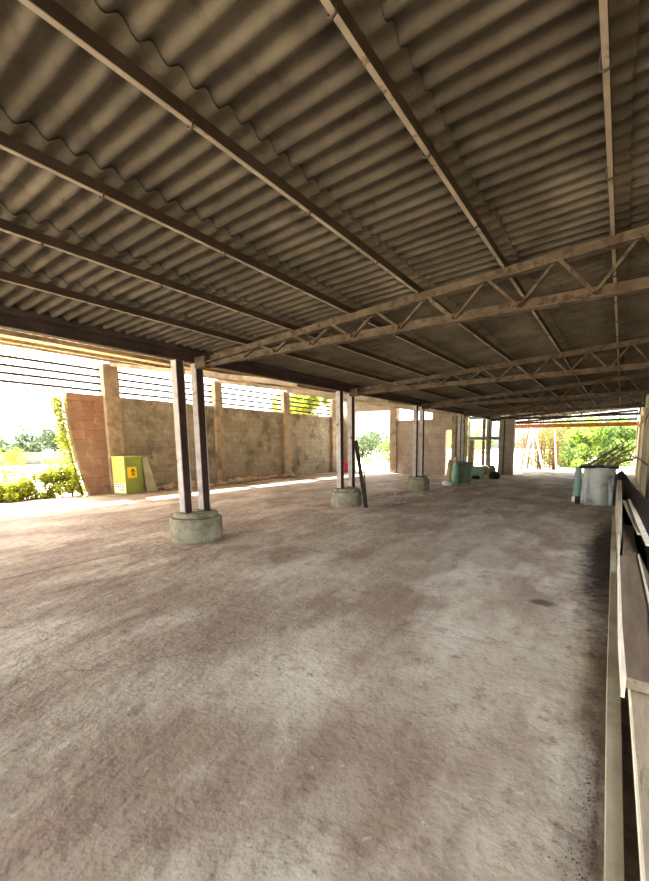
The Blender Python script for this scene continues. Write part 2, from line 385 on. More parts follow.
for i in range(len(edges)-1):
    xr, xl = edges[i], edges[i+1]
    base = PH+AMP+0.004
    sheet_strip('ceiling', xl-0.03, xr+0.115, roofz(xl)+base+0.012, roofz(xr)+base+0.006, Y0, Y1)
# left-hand roof: three courses rising towards the outside
LX = [ROW-0.1, -8.9, -11.7, -14.32]
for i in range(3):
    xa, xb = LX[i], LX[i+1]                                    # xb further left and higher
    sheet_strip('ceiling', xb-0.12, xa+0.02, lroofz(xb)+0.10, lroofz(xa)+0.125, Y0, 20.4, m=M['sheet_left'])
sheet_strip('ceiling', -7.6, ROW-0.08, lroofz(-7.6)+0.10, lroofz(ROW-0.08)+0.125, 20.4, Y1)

# ------------------------------------------------------------------ purlins
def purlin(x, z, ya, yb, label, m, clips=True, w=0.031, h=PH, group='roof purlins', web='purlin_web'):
    t = empty('purlin', (x, 0, z), label, 'roof beam', group)
    bm = bmesh.new(); prism(bm, rect(w, 0.006, 0, 0.003), (0, ya, 0), (0, yb, 0)); obj('bottom_flange', bm, m, t)
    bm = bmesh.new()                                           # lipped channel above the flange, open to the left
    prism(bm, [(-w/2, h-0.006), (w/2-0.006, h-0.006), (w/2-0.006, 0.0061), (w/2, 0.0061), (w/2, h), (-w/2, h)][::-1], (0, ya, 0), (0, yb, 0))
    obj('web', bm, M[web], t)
    if clips:
        k = 0; y = 0.59
        while y < 22:
            bm = bmesh.new()
            tube(bm, [(-w/2-0.008, y, h), (-w/2-0.008, y, -0.012), (0, y, -0.02), (w/2+0.004, y, -0.012), (w/2+0.004, y, 0.02)], 0.007, 6)
            obj('hook_bolt', bm, M['dark_steel'], t)
            y += 0.962; k += 1
    return t
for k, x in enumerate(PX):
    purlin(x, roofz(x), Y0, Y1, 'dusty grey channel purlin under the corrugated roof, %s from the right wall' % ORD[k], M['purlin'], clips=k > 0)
for k, x in enumerate(LX[1:]):
    xx = x+0.12 if k == 2 else x
    purlin(xx, lroofz(xx)-0.015, Y0, 20.2, 'slim purlin under the sunlit left roof, %s from the row of posts' % ORD[k], M['purlin'], clips=False, w=0.05, h=0.075, group='left roof purlins', web='pillar')

# valley beam on the row of posts
def ibeam(w, h, t): return [(-w/2,-h/2),(w/2,-h/2),(w/2,-h/2+t),(t/2,-h/2+t),(t/2,h/2-t),(w/2,h/2-t),(w/2,h/2),(-w/2,h/2),(-w/2,h/2-t),(-t/2,h/2-t),(-t/2,-h/2+t),(-w/2,-h/2+t)]
bm = bmesh.new(); prism(bm, ibeam(0.13, 0.145, 0.012), (ROW, Y0, 3.003), (ROW, Y1, 3.003))
t = tag(obj('steel_beam', bm, M['dark_steel']), 'long dark steel beam lying along the tops of the post row', 'beam')

bm = bmesh.new(); prism(bm, [(-0.2, 0.0), (0.2, 0.0), (0.2, 0.055), (0.19, 0.055), (0.19, 0.008), (-0.19, 0.008), (-0.19, 0.075), (-0.2, 0.075)][::-1], (ROW, Y0, 3.076), (ROW, Y1, 3.076))
obj('gutter', bm, M['dark_steel'], t)

# ------------------------------------------------------------------ lattice trusses
def truss(y, label):
    t = empty('roof_truss', (ROW, y, 0), label, 'roof truss', 'lattice roof trusses')
    xa, xb = ROW+0.12, 0.60
    zt = lambda x: roofz(x)+0.012+0.0*x
    zb = lambda x: 2.93+0.012*x                                # underside of bottom chord
    L = lambda x: x-ROW                                        # local
    ang = lambda s: [(-0.045*s, 0), (0.045*s, 0), (0.045*s, 0.012), (-0.033*s, 0.012), (-0.033*s, 0.115), (-0.045*s, 0.115)]
    angt = lambda s: [(-0.045*s, -0.115), (0.045*s, -0.115), (0.045*s, -0.103), (-0.033*s, -0.103), (-0.033*s, 0), (-0.045*s, 0)]
    bm = bmesh.new(); prism(bm, angt(1)[::1], (L(xa), 0, zt(xa)), (L(xb), 0, zt(xb))); obj('top_chord', bm, M['truss'], t)
    bm = bmesh.new(); prism(bm, ang(1), (L(xa), 0, zb(xa)), (L(xb), 0, zb(xb))); obj('bottom_chord', bm, M['truss'], t)
    # zigzag web
    x = -5.0; k = 0; step = 0.335; yy = 0.02
    nodes = []
    while x < xb-0.1:
        nodes.append((x, zt(x)-0.07 if k % 2 else zb(x)+0.05)); x += step; k += 1
    for (x0, z0), (x1, z1) in zip(nodes, nodes[1:]):
        bm = bmesh.new(); prism(bm, rect(0.028, 0.036), (L(x0), yy, z0), (L(x1), yy, z1), up=Vector((0, 1, 0)))
        obj('diagonal', bm, M['truss'], t); yy = -yy
    bm = bmesh.new(); box(bm, L(xb)-0.04, L(xb)+0.02, -0.05, 0.05, zb(xb), zt(xb)); obj('end_post', bm, M['dark_steel'], t)
    bm = bmesh.new(); box(bm, L(-5.48), L(-5.45), -0.03, 0.03, zb(-5.5)+0.1, zt(-5.5)-0.1); obj('strut', bm, M['truss'], t)
    bm = bmesh.new(); box(bm, L(xa)-0.06, L(xa)+0.2, -0.06, 0.06, zb(xa)-0.02, zt(xa)+0.0); obj('end_plate', bm, M['truss'], t)
    return t
TY = [4.40, 8.85, 13.3, 17.75, 22.2, 26.65]
for i, y in enumerate(TY):
    truss(y, 'rusty lattice roof truss, %s from the camera' % ['nearest one', 'second', 'third', 'fourth', 'fifth', 'farthest, above the end opening'][i])

# ------------------------------------------------------------------ post pairs on round concrete footings
def footing(y, label, worn):
    t = empty('concrete_footing', (ROW, y, 0), label, 'footing', 'round concrete footings')
    rr = random.Random(int(y*10))
    bm = bmesh.new(); lathe(bm, [(0.395, -0.02), (0.41, 0.05), (0.41, 0.36), (0.40, 0.385), (0.385, 0.388)], 40, 0.004, rr)
    obj('drum', bm, M['concrete'], t)
    bm = bmesh.new(); lathe(bm, [(0.345, 0.392), (0.35, 0.40), (0.345, 0.455), (0.325, 0.47)], 36, 0.007, rr)
    obj('top_disc', bm, M['concrete'], t)
    return t
def ipost(y, ya, label):
    t = empty('steel_post', (ROW, y, 0.474), label, 'post', 'steel posts of the row')
    h = 2.924-0.474; w = 0.15; d = 0.13
    bm = bmesh.new(); box(bm, -d/2, d/2, -w/2, -w/2+0.014, 0, h); obj('flange', bm, M['post'], t)
    bm = bmesh.new(); box(bm, -d/2, d/2, w/2-0.014, w/2, 0, h); obj('flange', bm, M['post'], t)
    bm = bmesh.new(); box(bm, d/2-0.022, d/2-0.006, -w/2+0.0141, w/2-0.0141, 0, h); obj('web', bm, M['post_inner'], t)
    bm = bmesh.new(); box(bm, -0.08, 0.08, -0.08, 0.08, 0.0, 0.014); obj('base_plate', bm, M['post_inner'], t)
    return t
names = ['nearest', 'second nearest', 'third nearest', 'fourth nearest', 'farthest']
for i in range(5):
    y = 4.25+4.46*i
    footing(y, 'low round mossy concrete footing under the %s pair of steel posts' % names[i], 0)
    gap = (0.175, 0.255, 0.265, 0.24, 0.2)[i]
    ipost(y-gap, 0, 'steel I-section post, left one of the %s pair on its round footing' % names[i])
    ipost(y+gap, 0, 'steel I-section post, right one of the %s pair on its round footing' % names[i])

# ------------------------------------------------------------------ left wall, pillars, bar grilles
PY = [(6.84, 7.30), (11.0, 11.34), (14.95, 15.35), (18.85, 19.3)]
WT = 3.16
def broken(p):
    if p.y < 6.9:
        t = (6.9-p.y)/1.1
        edge = 5.82+0.42*max(0.0, 1-p.z/WT)**2.2 + 0.05*noise.noise(Vector((0, 0, p.z*4)))
        p = Vector((p.x, 6.9+(p.y-6.9)*(6.9-edge)/1.1, p.z))
    return p
bm = bmesh.new(); rough_box(bm, WX-0.2, WX, 5.8, 6.84, -0.02, WT, 0.14, 0.02, broken)
struct(obj('wall_left', bm, M['wall_red']))
spans = [(7.30, 11.0), (11.34, 14.95), (15.35, 18.85), (19.3, 20.15)]
for i, (a, b) in enumerate(spans):
    bm = bmesh.new(); rough_box(bm, WX-0.2, WX, a, b, -0.02, WT, 0.2, 0.015, None, i*7)
    struct(obj('wall_left', bm, M['wall']))
for i, (a, b) in enumerate(PY):
    t = empty('concrete_pillar', (WX, (a+b)/2, 0), 'square concrete pillar of the left wall, %s' % ['standing just behind the lime green box', 'second from the gap, between the first two grey wall bays', 'third from the gap, left of the yellow-lit grille', 'last one, beside the far corner'][i], 'pillar', 'pillars of the left wall')
    hy = (b-a)/2
    bm = bmesh.new(); rough_box(bm, -0.24, 0.16, -hy, hy, -0.02, 4.16, 0.2, 0.01, None, i*3); obj('shaft', bm, M['pillar'], t)
    # rafter from the pillar head to the post row
    r = empty('rafter', (WX, (a+b)/2, 0), 'slanting tan rafter from the %s pillar of the left wall to the row of posts' % ORD[i], 'rafter', 'left roof rafters')
    bm = bmesh.new(); prism(bm, rect(0.09, 0.12), (0.175, 0, lroofz(WX+0.175)-0.085), (-0.1+ROW-WX, 0, lroofz(ROW-0.1)-0.085)); obj('joist', bm, M['pillar'], r)
BZ = [3.31, 3.53, 3.74, 3.97]
gr = [(Y0, 6.84, 'across the open gap at far left'), (7.30, 11.0, 'above the grey wall behind the nearest posts'), (11.34, 14.95, 'above the stained wall left of the third pillar'), (15.35, 18.85, 'backed by yellow foliage, above the last wall bay')]
for a, b, lab in gr:
    t = empty('bar_grille', (WX-0.08, (a+b)/2, 0), 'four thin horizontal steel bars %s' % lab, 'bars', 'bar grilles under the left eaves')
    for z in BZ:
        bm = bmesh.new(); box(bm, -0.02, 0.02, (a-b)/2, (b-a)/2, z-0.034, z+0.034); obj('bar', bm, M['bar'], t)
    n = 2 if b-a < 5 else 4
    for k in range(1, n):
        yy = (a-b)/2+(b-a)*k/n
        bm = bmesh.new(); box(bm, -0.04, -0.0201, yy-0.008, yy+0.008, BZ[0]-0.12, BZ[3]+0.15); obj('upright', bm, M['bar'], t)

# ------------------------------------------------------------------ back wall with openings, step and end
BY = 20.15
def panel(name, x0, x1, z0, z1, y=BY, th=0.25, m=None, top_slope=False, seed=0):
    def fx(p):
        if top_slope: 
            zt = lroofz(min(p.x, ROW-0.05))+0.06
            return Vector((p.x, p.y, z0+(p.z-z0)*(zt-z0)/(z1-z0)))
        return p
    bm = bmesh.new(); rough_box(bm, x0, x1, y, y+th, z0, z1, 0.3, 0.008, fx, seed)
    return struct(obj(name, bm, m or M['wall_back']))
panel('wall_back', WX-0.2, -13.62, -0.02, 4.0, top_slope=True)          # left of the doorway
panel('wall_back', -13.62, -11.13, 3.5, 4.0, top_slope=True, seed=2)    # lintel over the doorway
panel('wall_back', -10.72, -7.86, -0.02, 2.92, seed=3)                  # wall under the high window
panel('wall_back', -8.62, -7.86, 2.92, 3.4, top_slope=True, seed=4)
panel('wall_back', -7.86, -7.5, 2.35, 3.3, top_slope=True, seed=5)      # over the slit
bm = bmesh.new(); rough_box(bm, -11.13, -10.72, BY-0.1, BY+0.3, -0.02, 3.74, 0.3, 0.01)
tag(obj('concrete_pillar', bm, M['pillar']), 'concrete jamb pillar right of the tall open doorway in the far wall', 'pillar', 'far wall pillars')
bm = bmesh.new(); rough_box(bm, -7.5, -7.3, BY-0.1, BY+1.9, -0.02, 3.12, 0.3, 0.01)
tag(obj('concrete_pillar', bm, M['pillar']), 'pale pillar right of the narrow slit opening, behind the fourth post pair', 'pillar', 'far wall pillars')
# second wall, set back, with window and doorway
B2 = 22.1
panel('wall_back', -7.3, -6.98, -0.02, 1.85, B2, seed=6)
panel('wall_back', -7.3, -7.28, 1.85, 2.9, B2, seed=7)
panel('wall_back', -7.3, -5.62, 1.86, 2.02, B2, seed=8)
panel('wall_back', -7.3, -5.62, 2.98, 3.12, B2, seed=9)
bm = bmesh.new(); box(bm, -6.52, -6.38, B2+0.02, B2+0.16, -0.02, 3.0)
tag(obj('timber_mullion', bm, M['pillar']), 'thin upright post splitting the window and doorway of the set-back wall', 'post')
panel('wall_back', -5.62, -4.85, -0.02, 2.92, B2, 0.3, seed=10)
bm = bmesh.new(); box(bm, -5.36, -5.31, B2-0.05, B2-0.012, -0.02, 2.9)
tag(obj('drain_pipe', bm, M['dark_steel']), 'thin dark upright pipe on the set-back far wall', 'pipe')

# ------------------------------------------------------------------ right wall
RX = 0.70
bm = bmesh.new(); rough_box(bm, RX, RX+0.2, 11.0, 26.9, -0.02, 3.495, 0.5, 0.006)
struct(obj('wall_right', bm, M['wall_right']))
bm = bmesh.new(); rough_box(bm, RX, RX+0.2, 8.0, 11.0, -0.02, 3.495, 0.4, 0.006)
struct(obj('wall_right', bm, M['wall_right']))
for z0, z1 in ((-0.02, 1.0), (2.4, 3.495)):  # unseen opening between these strips, added to brighten the floor on the right
    bm = bmesh.new(); rough_box(bm, RX, RX+0.2, Y0, 8.0, z0, z1, 0.4, 0.006)
    struct(obj('wall_right', bm, M['wall_right']))
for k, y in enumerate((-4.2, 0.3, 4.4, 8.85, 13.3, 17.75, 22.2, 26.65)):
    if y < 10: continue
    bm = bmesh.new(); box(bm, RX-0.06, RX+0.21, y-0.12, y+0.12, -0.02, 2.9)
    tag(obj('wall_pier', bm, M['wall_right']), 'shallow pale pier on the right wall under the %s truss' % ORD[TY.index(y)] if y in TY else 'pier', 'pier', 'right wall piers')
bm = bmesh.new(); tube(bm, [(RX-0.05, 13.6, 1.03), (RX-0.05, 18, 1.02), (RX-0.05, 26, 1.0)], 0.025, 8)
tag(obj('conduit', bm, M['dark_steel']), 'thin dark pipe running level along the pale right wall', 'pipe')
bm = bmesh.new(); box(bm, RX-0.05, RX-0.008, Y0, 26.9, 2.5, 2.6)
tag(obj('wall_coping', bm, M['rust_fascia']), 'orange-tan ledge along the top of the right wall', 'ledge')
bm = bmesh.new(); box(bm, ROW, RX+0.1, 26.72, 26.8, 2.62, 2.84)
tag(obj('end_beam', bm, M['rust_fascia']), 'rusty orange beam across the overgrown end opening', 'beam')

# ------------------------------------------------------------------ right foreground: kerb and boards
def plank_path(name, pts_l, pts_r, z0, z1, m, parent=None):
    """a strip between two polylines on plan, with thickness; z0/z1 single values or lists"""
    bm = bmesh.new(); n = len(pts_l); rows = []
    for i in range(n):
        a = z0[i] if isinstance(z0, list) else z0; b = z1[i] if isinstance(z1, list) else z1
        (xl, yl), (xr, yr) = pts_l[i], pts_r[i]
        rows.append([bm.verts.new((xl, yl, a)), bm.verts.new((xr, yr, a)), bm.verts.new((xr, yr, b)), bm.verts.new((xl, yl, b))])
    for i in range(n-1):
        for k in range(4):
            bm.faces.new((rows[i][k], rows[i][(k+1) % 4], rows[i+1][(k+1) % 4], rows[i+1][k]))
    bm.faces.new(rows[0][::-1]); bm.faces.new(rows[-1])
    bmesh.ops.recalc_face_normals(bm, faces=bm.faces)
    return obj(name, bm, m, parent)
kl = [(0.065, 0.6), (0.055, 1.55), (0.035, 2.4), (0.024, 2.95), (0.0, 4.7), (-0.045, 7.8), (-0.075, 11.6)]
kr = [(0.115, 0.6), (0.112, 1.5), (0.103, 2.4), (0.095, 2.95), (0.085, 4.7), (0.05, 7.8), (0.02, 11.6)]
o = plank_path('kerb', kl, kr, -0.02, 0.10, M['kerb']); tag(o, 'long low cement kerb edging the floor along the right side', 'kerb')
# board lying beyond the gap, its lit edge put into a pale colour
t = empty('flat_board', (0, 0, 0), 'wide tan board with lit edge coloured pale lying nearest on the right', 'board')
plank_path('panel', [(0.163, 0.7), (0.158, 1.375), (0.150, 1.816), (0.129, 2.9)], [(0.46, 0.7), (0.46, 1.375), (0.46, 1.816), (0.43, 2.9)], 0.20, 0.249, M['wood'], t)
plank_path('edge_strip', [(0.156, 0.7), (0.151, 1.375), (0.143, 1.816), (0.122, 2.9)], [(0.163, 0.7), (0.158, 1.375), (0.150, 1.816), (0.129, 2.9)], 0.20, 0.255, M['wood_light'], t)
plank_path('bearer', [(0.2, 0.7), (0.2, 2.9)], [(0.28, 0.7), (0.28, 2.9)], 0.0, 0.199, M['wood_brown'], t)
# long open crate of boards behind it
t = empty('board_trough', (0, 0, 0), 'long shallow trough of brown boards with pale edges lying behind the nearest board', 'trough')
plank_path('side_board', [(0.088, 2.40), (0.070, 3.1), (0.052, 4.85), (0.045, 6.4)], [(0.106, 2.40), (0.088, 3.1), (0.068, 4.85), (0.06, 6.4)], 0.262, 0.385, M['wood_light'], t)
plank_path('floor_board', [(0.107, 2.56), (0.089, 3.1), (0.069, 4.85), (0.06, 5.5)], [(0.45, 2.53), (0.42, 3.1), (0.32, 4.85), (0.28, 5.5)], 0.262, 0.30, M['wood_brown'], t)
plank_path('end_strip', [(0.107, 2.52), (0.107, 2.559)], [(0.45, 2.49), (0.45, 2.529)], 0.258, 0.302, M['wood'], t)
plank_path('rail', [(0.262, 3.2), (0.275, 3.83), (0.246, 5.55)], [(0.287, 3.2), (0.296, 3.83), (0.262, 5.55)], 0.301, 0.33, M['wood_light'], t)
plank_path('leg', [(0.11, 2.95), (0.10, 5.4)], [(0.2, 2.95), (0.2, 5.4)], 0.0, 0.26, M['wood_brown'], t)
# upright plank at the far end of the trough
t = tag(plank_path('upright_plank', [(0.045, 6.45), (0.02, 8.0), (-0.03, 10.7)], [(0.085, 6.45), (0.075, 8.0), (0.05, 10.7)], 0.1, [0.40, 0.62, 0.80], M['wood']), 'rising weathered plank between the kerb and the black sheeting', 'plank')
for q, (a, b) in enumerate((((0.112, 9.2, 0.512), (0.296, 6.5, 0.393)), ((0.197, 9.0, 0.561), (0.351, 5.6, 0.441)))):
    bm = bmesh.new(); prism(bm, rect(0.06, 0.03), a, b)
    tag(obj('batten', bm, M['wood_light']), ['pale timber batten lying slanted, left one of two beside the black sheeting', 'pale timber batten lying slanted, right one of two beside the black sheeting'][q], 'batten', 'pale battens')
bm = bmesh.new(); box(bm, 0.11, 0.26, 6.0, 8.0, 0.0, 0.25)
bevel(tag(obj('timber_stack', bm, M['wood_brown']), 'low stack of brown timber under the two pale battens', 'stack'), 0.01)
# black sheeting draped along the right wall
bm = bmesh.new(); rings = []
secs = [(12.2, 0.049, 0.954, -0.091, 0.742), (11.0, 0.22, 0.747, 0.069, 0.67), (9.5, 0.39, 0.636, 0.177, 0.582), (8.0, 0.494, 0.583, 0.273, 0.582), (6.8, 0.57, 0.566, 0.344, 0.515), (5.6, 0.561, 0.527, 0.401, 0.412)]
for i in range(25):
    f = i/24*(len(secs)-1); j = min(int(f), len(secs)-2); f -= j
    y, ux, uz, lx, lz = [p*(1-f)+q*f for p, q in zip(secs[j], secs[j+1])]
    w = lambda k: 0.015*noise.noise(Vector((k*3.3, y*2.5, 1)))
    rings.append([bm.verts.new(p) for p in ((lx+0.01, y, 0.02), (lx-0.01, y, lz*0.5), (lx, y, lz+w(1)), (lx*.6+ux*.4, y, lz*.5+uz*.5+0.035+w(2)), (ux, y, uz+w(3)), (ux+0.05, y, uz-0.05), (min(ux+0.07, 0.67), y, 0.02))])
for i in range(24):
    for k in range(6): bm.faces.new((rings[i][k], rings[i][k+1], rings[i+1][k+1], rings[i+1][k]))
bm.faces.new(rings[0][::-1]); bm.faces.new(rings[-1]); bmesh.ops.recalc_face_normals(bm, faces=bm.faces)
tag(obj('black_sheeting', bm, M['black'], smooth=True), 'long heap of black plastic sheeting against the pale right wall', 'sheeting')

# ------------------------------------------------------------------ tarpaulin-covered stack with branches
t = empty('covered_stack', (-0.5, 12.7, 0), 'waist-high stack wrapped in grey tarpaulin at the end of the kerb', 'covered stack')
bm = bmesh.new()
cols = 44; rows_ = 12; ring = []
def outline(u):
    # rounded rectangle, u in 0..1, half sizes
    a, b = 0.36, 0.55; p = 2*PI*u; c, s = math.cos(p), math.sin(p); e = 0.35
    return (math.copysign(abs(c)**e, c)*a, math.copysign(abs(s)**e, s)*b)
for r in range(rows_+1):
    z = 1.0*r/rows_; row = []
    for k in range(cols):
        x, y = outline(k/cols)
        fold = 0.06*math.sin(k*1.9+2.5*z)*(1-0.5*z)+0.09*noise.noise(Vector((k*0.4, z*2.5, 3)))
        sag = 1.0+0.06*(1-z)
        ln = math.hypot(x, y); row.append(bm.verts.new((0.04+x*sag+x/ln*fold, y*sag+y/ln*fold, z+0.01*noise.noise(Vector((k, z, 0))))))
    ring.append(row)
for r in range(rows_):
    for k in range(cols): bm.faces.new((ring[r][k], ring[r][(k+1) % cols], ring[r+1][(k+1) % cols], ring[r+1][k]))
bm.faces.new(ring[0][::-1]); bm.faces.new(ring[-1])
obj('tarpaulin', bm, M['tarp'], t, smooth=True)
bm = bmesh.new(); rough_box(bm, -0.42, 0.48, -0.58, 0.62, 0.985, 1.03, 0.12, 0.012); obj('top_cover', bm, M['black'], t)
bm = bmesh.new()
ring = []
for r in range(9):
    z = 0.96*r/8
    ring.append([bm.verts.new((-0.47+0.085*math.cos(a)*(1+0.12*math.sin(3*a+z*2)), -0.35+0.085*math.sin(a)*(1+0.12*math.sin(5*a)), 0.04+z)) for a in [2*PI*k/14 for k in range(14)]])
for r in range(8):
    for k in range(14): bm.faces.new((ring[r][k], ring[r][(k+1) % 14], ring[r+1][(k+1) % 14], ring[r+1][k]))
bm.faces.new(ring[0][::-1]); bm.faces.new(ring[-1])
tag(obj('rolled_sheet', bm, M['tarp_green'], smooth=True, loc=(-0.5, 12.7, 0)), 'pale green roll of sheeting standing upright against the tarpaulin stack', 'roll')
# little machine at its foot
t = empty('small_motor', (-0.93, 12.32, 0), 'small dark motor with white end cover on the floor by the tarpaulin stack', 'motor')
bm = bmesh.new(); tube(bm, [(-0.08, 0, 0.12), (0.16, 0.05, 0.12)], 0.10, 16); obj('housing', bm, M['dark_steel'], t)
bm = bmesh.new(); tube(bm, [(-0.15, -0.01, 0.11), (-0.081, 0, 0.11)], [0.075, 0.095], 16); obj('end_cover', bm, M['white'], t)
bm = bmesh.new(); box(bm, -0.06, 0.14, -0.09, 0.12, 0.0, 0.03); obj('foot', bm, M['dark_steel'], t)
# dry branches on the stack: each branch a thing
br = [((-0.75, 12.4, 1.05), (0.05, 12.9, 1.58), 0.03), ((-0.55, 12.55, 1.06), (0.16, 13.0, 1.74), 0.035), ((-0.62, 12.35, 1.05), (0.25, 12.7, 1.35), 0.028),
      ((-0.3, 12.6, 1.06), (0.34, 12.9, 1.55), 0.04), ((-0.7, 12.7, 1.08), (-0.05, 13.1, 1.50), 0.025), ((-0.15, 12.4, 1.06), (0.38, 12.6, 1.25), 0.045),
      ((-0.45, 12.9, 1.06), (0.28, 13.2, 1.66), 0.03), ((-0.25, 12.35, 1.06), (0.15, 12.5, 1.45), 0.03)]
for q, (a, b, r) in enumerate(br):
    bm = bmesh.new(); a = Vector(a); b = Vector(b); pts = []
    for i in range(7):
        pts.append(a.lerp(b, i/6)+Vector((R.uniform(-.02, .02), R.uniform(-.02, .02), R.uniform(-.025, .025)+0.04*math.sin(i/6*PI))))
    tube(bm, pts, [r*(1-0.10*i) for i in range(7)], 7)
    for j in (2, 4, 5):
        d = Vector((R.uniform(-.3, .1), R.uniform(-.2, .2), R.uniform(.05, .3)))
        tube(bm, [pts[j], pts[j]+d*0.5, pts[j]+d], [r*0.5, r*0.35, r*0.15], 5)
    tag(obj('dry_branch', bm, M['twig'], smooth=True), 'dry bare branch on the tarpaulin stack, '+['long one slanting up from the left corner', 'longest one, rising to the highest tip', 'low one reaching towards the wall', 'thick one rising on the right', 'thin one at the back', 'thickest short one at the right corner', 'long one behind the others', 'short steep one in front'][q], 'branch', 'branches on the tarpaulin stack')

# ------------------------------------------------------------------ green box by the left wall
t = empty('metal_box', (-13.83, 7.12, 0), 'lime green metal box with a yellow warning sticker by the left wall', 'box', rz=0.24)
bm = bmesh.new(); box(bm, -0.25, 0.27, -0.30, -0.27, 0.02, 1.20); obj('front_panel', bm, M['green_l'], t)
bm = bmesh.new(); box(bm, 0.24, 0.27, -0.27, 0.36, 0.02, 1.20); obj('side_panel', bm, M['green_d'], t)
bm = bmesh.new(); box(bm, -0.25, 0.239, -0.269, 0.36, 0.0, 1.16); obj('body', bm, M['green_d'], t)
bm = bmesh.new(); box(bm, -0.27, 0.29, -0.32, 0.38, 1.2, 1.225); obj('lid', bm, M['green_l'], t)
bm = bmesh.new(); box(bm, 0.271, 0.276, -0.20, 0.14, 0.52, 0.88); st = obj('warning_sticker', bm, M['yellow'], t); st['label'] = 'square yellow sticker with a dark symbol'
bm = bmesh.new()
def poly(bm, pts, x, th=0.003):
    a = [bm.verts.new((x, p[0], p[1])) for p in pts]; b = [bm.verts.new((x+th, p[0], p[1])) for p in pts]; k = len(pts)
    for i in range(k): bm.faces.new((a[i], a[(i+1) % k], b[(i+1) % k], b[i]))
    bm.faces.new(a[::-1]); bm.faces.new(b)
for pts in ([(-0.05, 0.60), (-0.015, 0.60), (0.015, 0.70), (-0.02, 0.72)], [(0.02, 0.60), (0.06, 0.58), (0.05, 0.64), (0.02, 0.70)],
            [(-0.09, 0.70), (-0.03, 0.74), (0.06, 0.72), (0.08, 0.66), (0.09, 0.73), (0.02, 0.79), (-0.04, 0.79)], [(-0.02, 0.79), (0.02, 0.79), (0.025, 0.83), (-0.025, 0.83)]):
    poly(bm, pts, 0.276)
bmesh.ops.recalc_face_normals(bm, faces=bm.faces); obj('symbol', bm, M['ink'], st)
bm = bmesh.new(); box(bm, -0.20, 0.255, -0.304, -0.3, 0.06, 0.36); st = obj('paper_notice', bm, M['white'], t); st['label'] = 'white notice with rows of grey print'
bm = bmesh.new()
for r, (z, xs) in enumerate(((0.30, [(-.17, -.10), (-.07, -.01), (.02, .09), (.12, .2)]), (0.23, [(-.17, -.12), (-.09, .0), (.03, .07), (.1, .21)]), (0.13, [(.02, .08), (.1, .2)]))):
    for a, b in xs: box(bm, a, b, -0.306, -0.304, z, z+0.035)
obj('print', bm, M['grey_ink'], st)
bm = bmesh.new()
v = [(-0.02, -0.02, 0), (0.01, -0.02, 0), (0.01, 0.34, 0), (-0.02, 0.34, 0), (-0.16, -0.04, 1.17), (-0.13, -0.04, 1.17), (-0.13, 0.14, 1.17), (-0.16, 0.14, 1.17)]
v = [bm.verts.new(p) for p in v]
for q in ((3,2,1,0),(4,5,6,7),(0,1,5,4),(1,2,6,5),(2,3,7,6),(3,0,4,7)): bm.faces.new([v[i] for i in q])
tag(obj('grey_sheet', bm, M['grey_panel'], loc=(-13.55, 7.62, 0)), 'grey sheet panel leaning beside the lime green box', 'panel')

# ------------------------------------------------------------------ things about the posts
def leaning(name, a, b, w, h, m, label, cat):
    bm = bmesh.new(); prism(bm, rect(w, h), a, b, up=Vector((0.6, -0.8, 0)))
    return tag(obj(name, bm, m), label, cat)
leaning('leaning_plank', (-5.46, 8.62, 0.0), (-5.80, 8.66, 1.70), 0.10, 0.035, M['wood_dark'], 'dark timber plank leaning on the second nearest footing', 'plank')
leaning('leaning_rod', (-5.66, 8.98, 0.0), (-5.84, 9.02, 1.45), 0.03, 0.03, M['wood_dark'], 'thin dark rod leaning behind the dark timber plank', 'rod')
# red jerrycan in the far corner
t = empty('jerrycan', (-13.4, 19.3, 0), 'faded red plastic can by the far left corner, left of the doorway', 'can')
bm = bmesh.new(); rough_box(bm, -0.28, 0.28, -0.17, 0.17, 0.0, 0.62, 0.12, 0.03, lambda p: Vector((p.x*(1-0.25*max(0, p.z-0.4)), p.y, p.z))); obj('body', bm, M['red'], t, smooth=True)
bm = bmesh.new(); tube(bm, [(0.12, 0, 0.6), (0.15, 0, 0.70)], 0.05, 10); obj('cap', bm, M['white'], t)
bm = bmesh.new(); tube(bm, [(-0.18, 0, 0.58), (-0.15, 0, 0.70), (0.02, 0, 0.70), (0.05, 0, 0.58)], 0.022, 8); obj('handle', bm, M['red'], t)
# green bins
def bin_(loc, w, d, h, m, ml, label, rz):
    t = empty('rubbish_bin', loc, label, 'bin', rz=rz)
    bm = bmesh.new()
    lo = [bm.verts.new((sx*w*0.40, sy*d*0.40, 0.08)) for sx, sy in ((-1,-1),(1,-1),(1,1),(-1,1))]
    hi = [bm.verts.new((sx*w*0.5, sy*d*0.5, h)) for sx, sy in ((-1,-1),(1,-1),(1,1),(-1,1))]
    for k in range(4): bm.faces.new((lo[k], lo[(k+1) % 4], hi[(k+1) % 4], hi[k]))
    bm.faces.new(lo[::-1]); bm.faces.new(hi); bevel(obj('body', bm, m, t), 0.03)
    bm = bmesh.new(); box(bm, -w*0.53, w*0.53, -d*0.53, d*0.53, h+0.001, h+0.07); bevel(obj('lid', bm, ml, t), 0.02)
    for s in (-1, 1):
        bm = bmesh.new(); tube(bm, [(s*w*0.36-0.03, d*0.3, 0.09), (s*w*0.36+0.03, d*0.3, 0.09)], 0.09, 14); obj('wheel', bm, M['black'], t)
    return t
bin_((-5.36, 15.95, 0), 0.55, 0.6, 0.84, M['bin_d'], M['bin_d'], 'dark green rubbish bin standing by the fourth post pair', 0.35)
bin_((-5.98, 19.35, 0), 0.85, 0.6, 0.48, M['bin_l'], M['bin_l'], 'low pale green bin in front of the set-back doorway', 0.2)
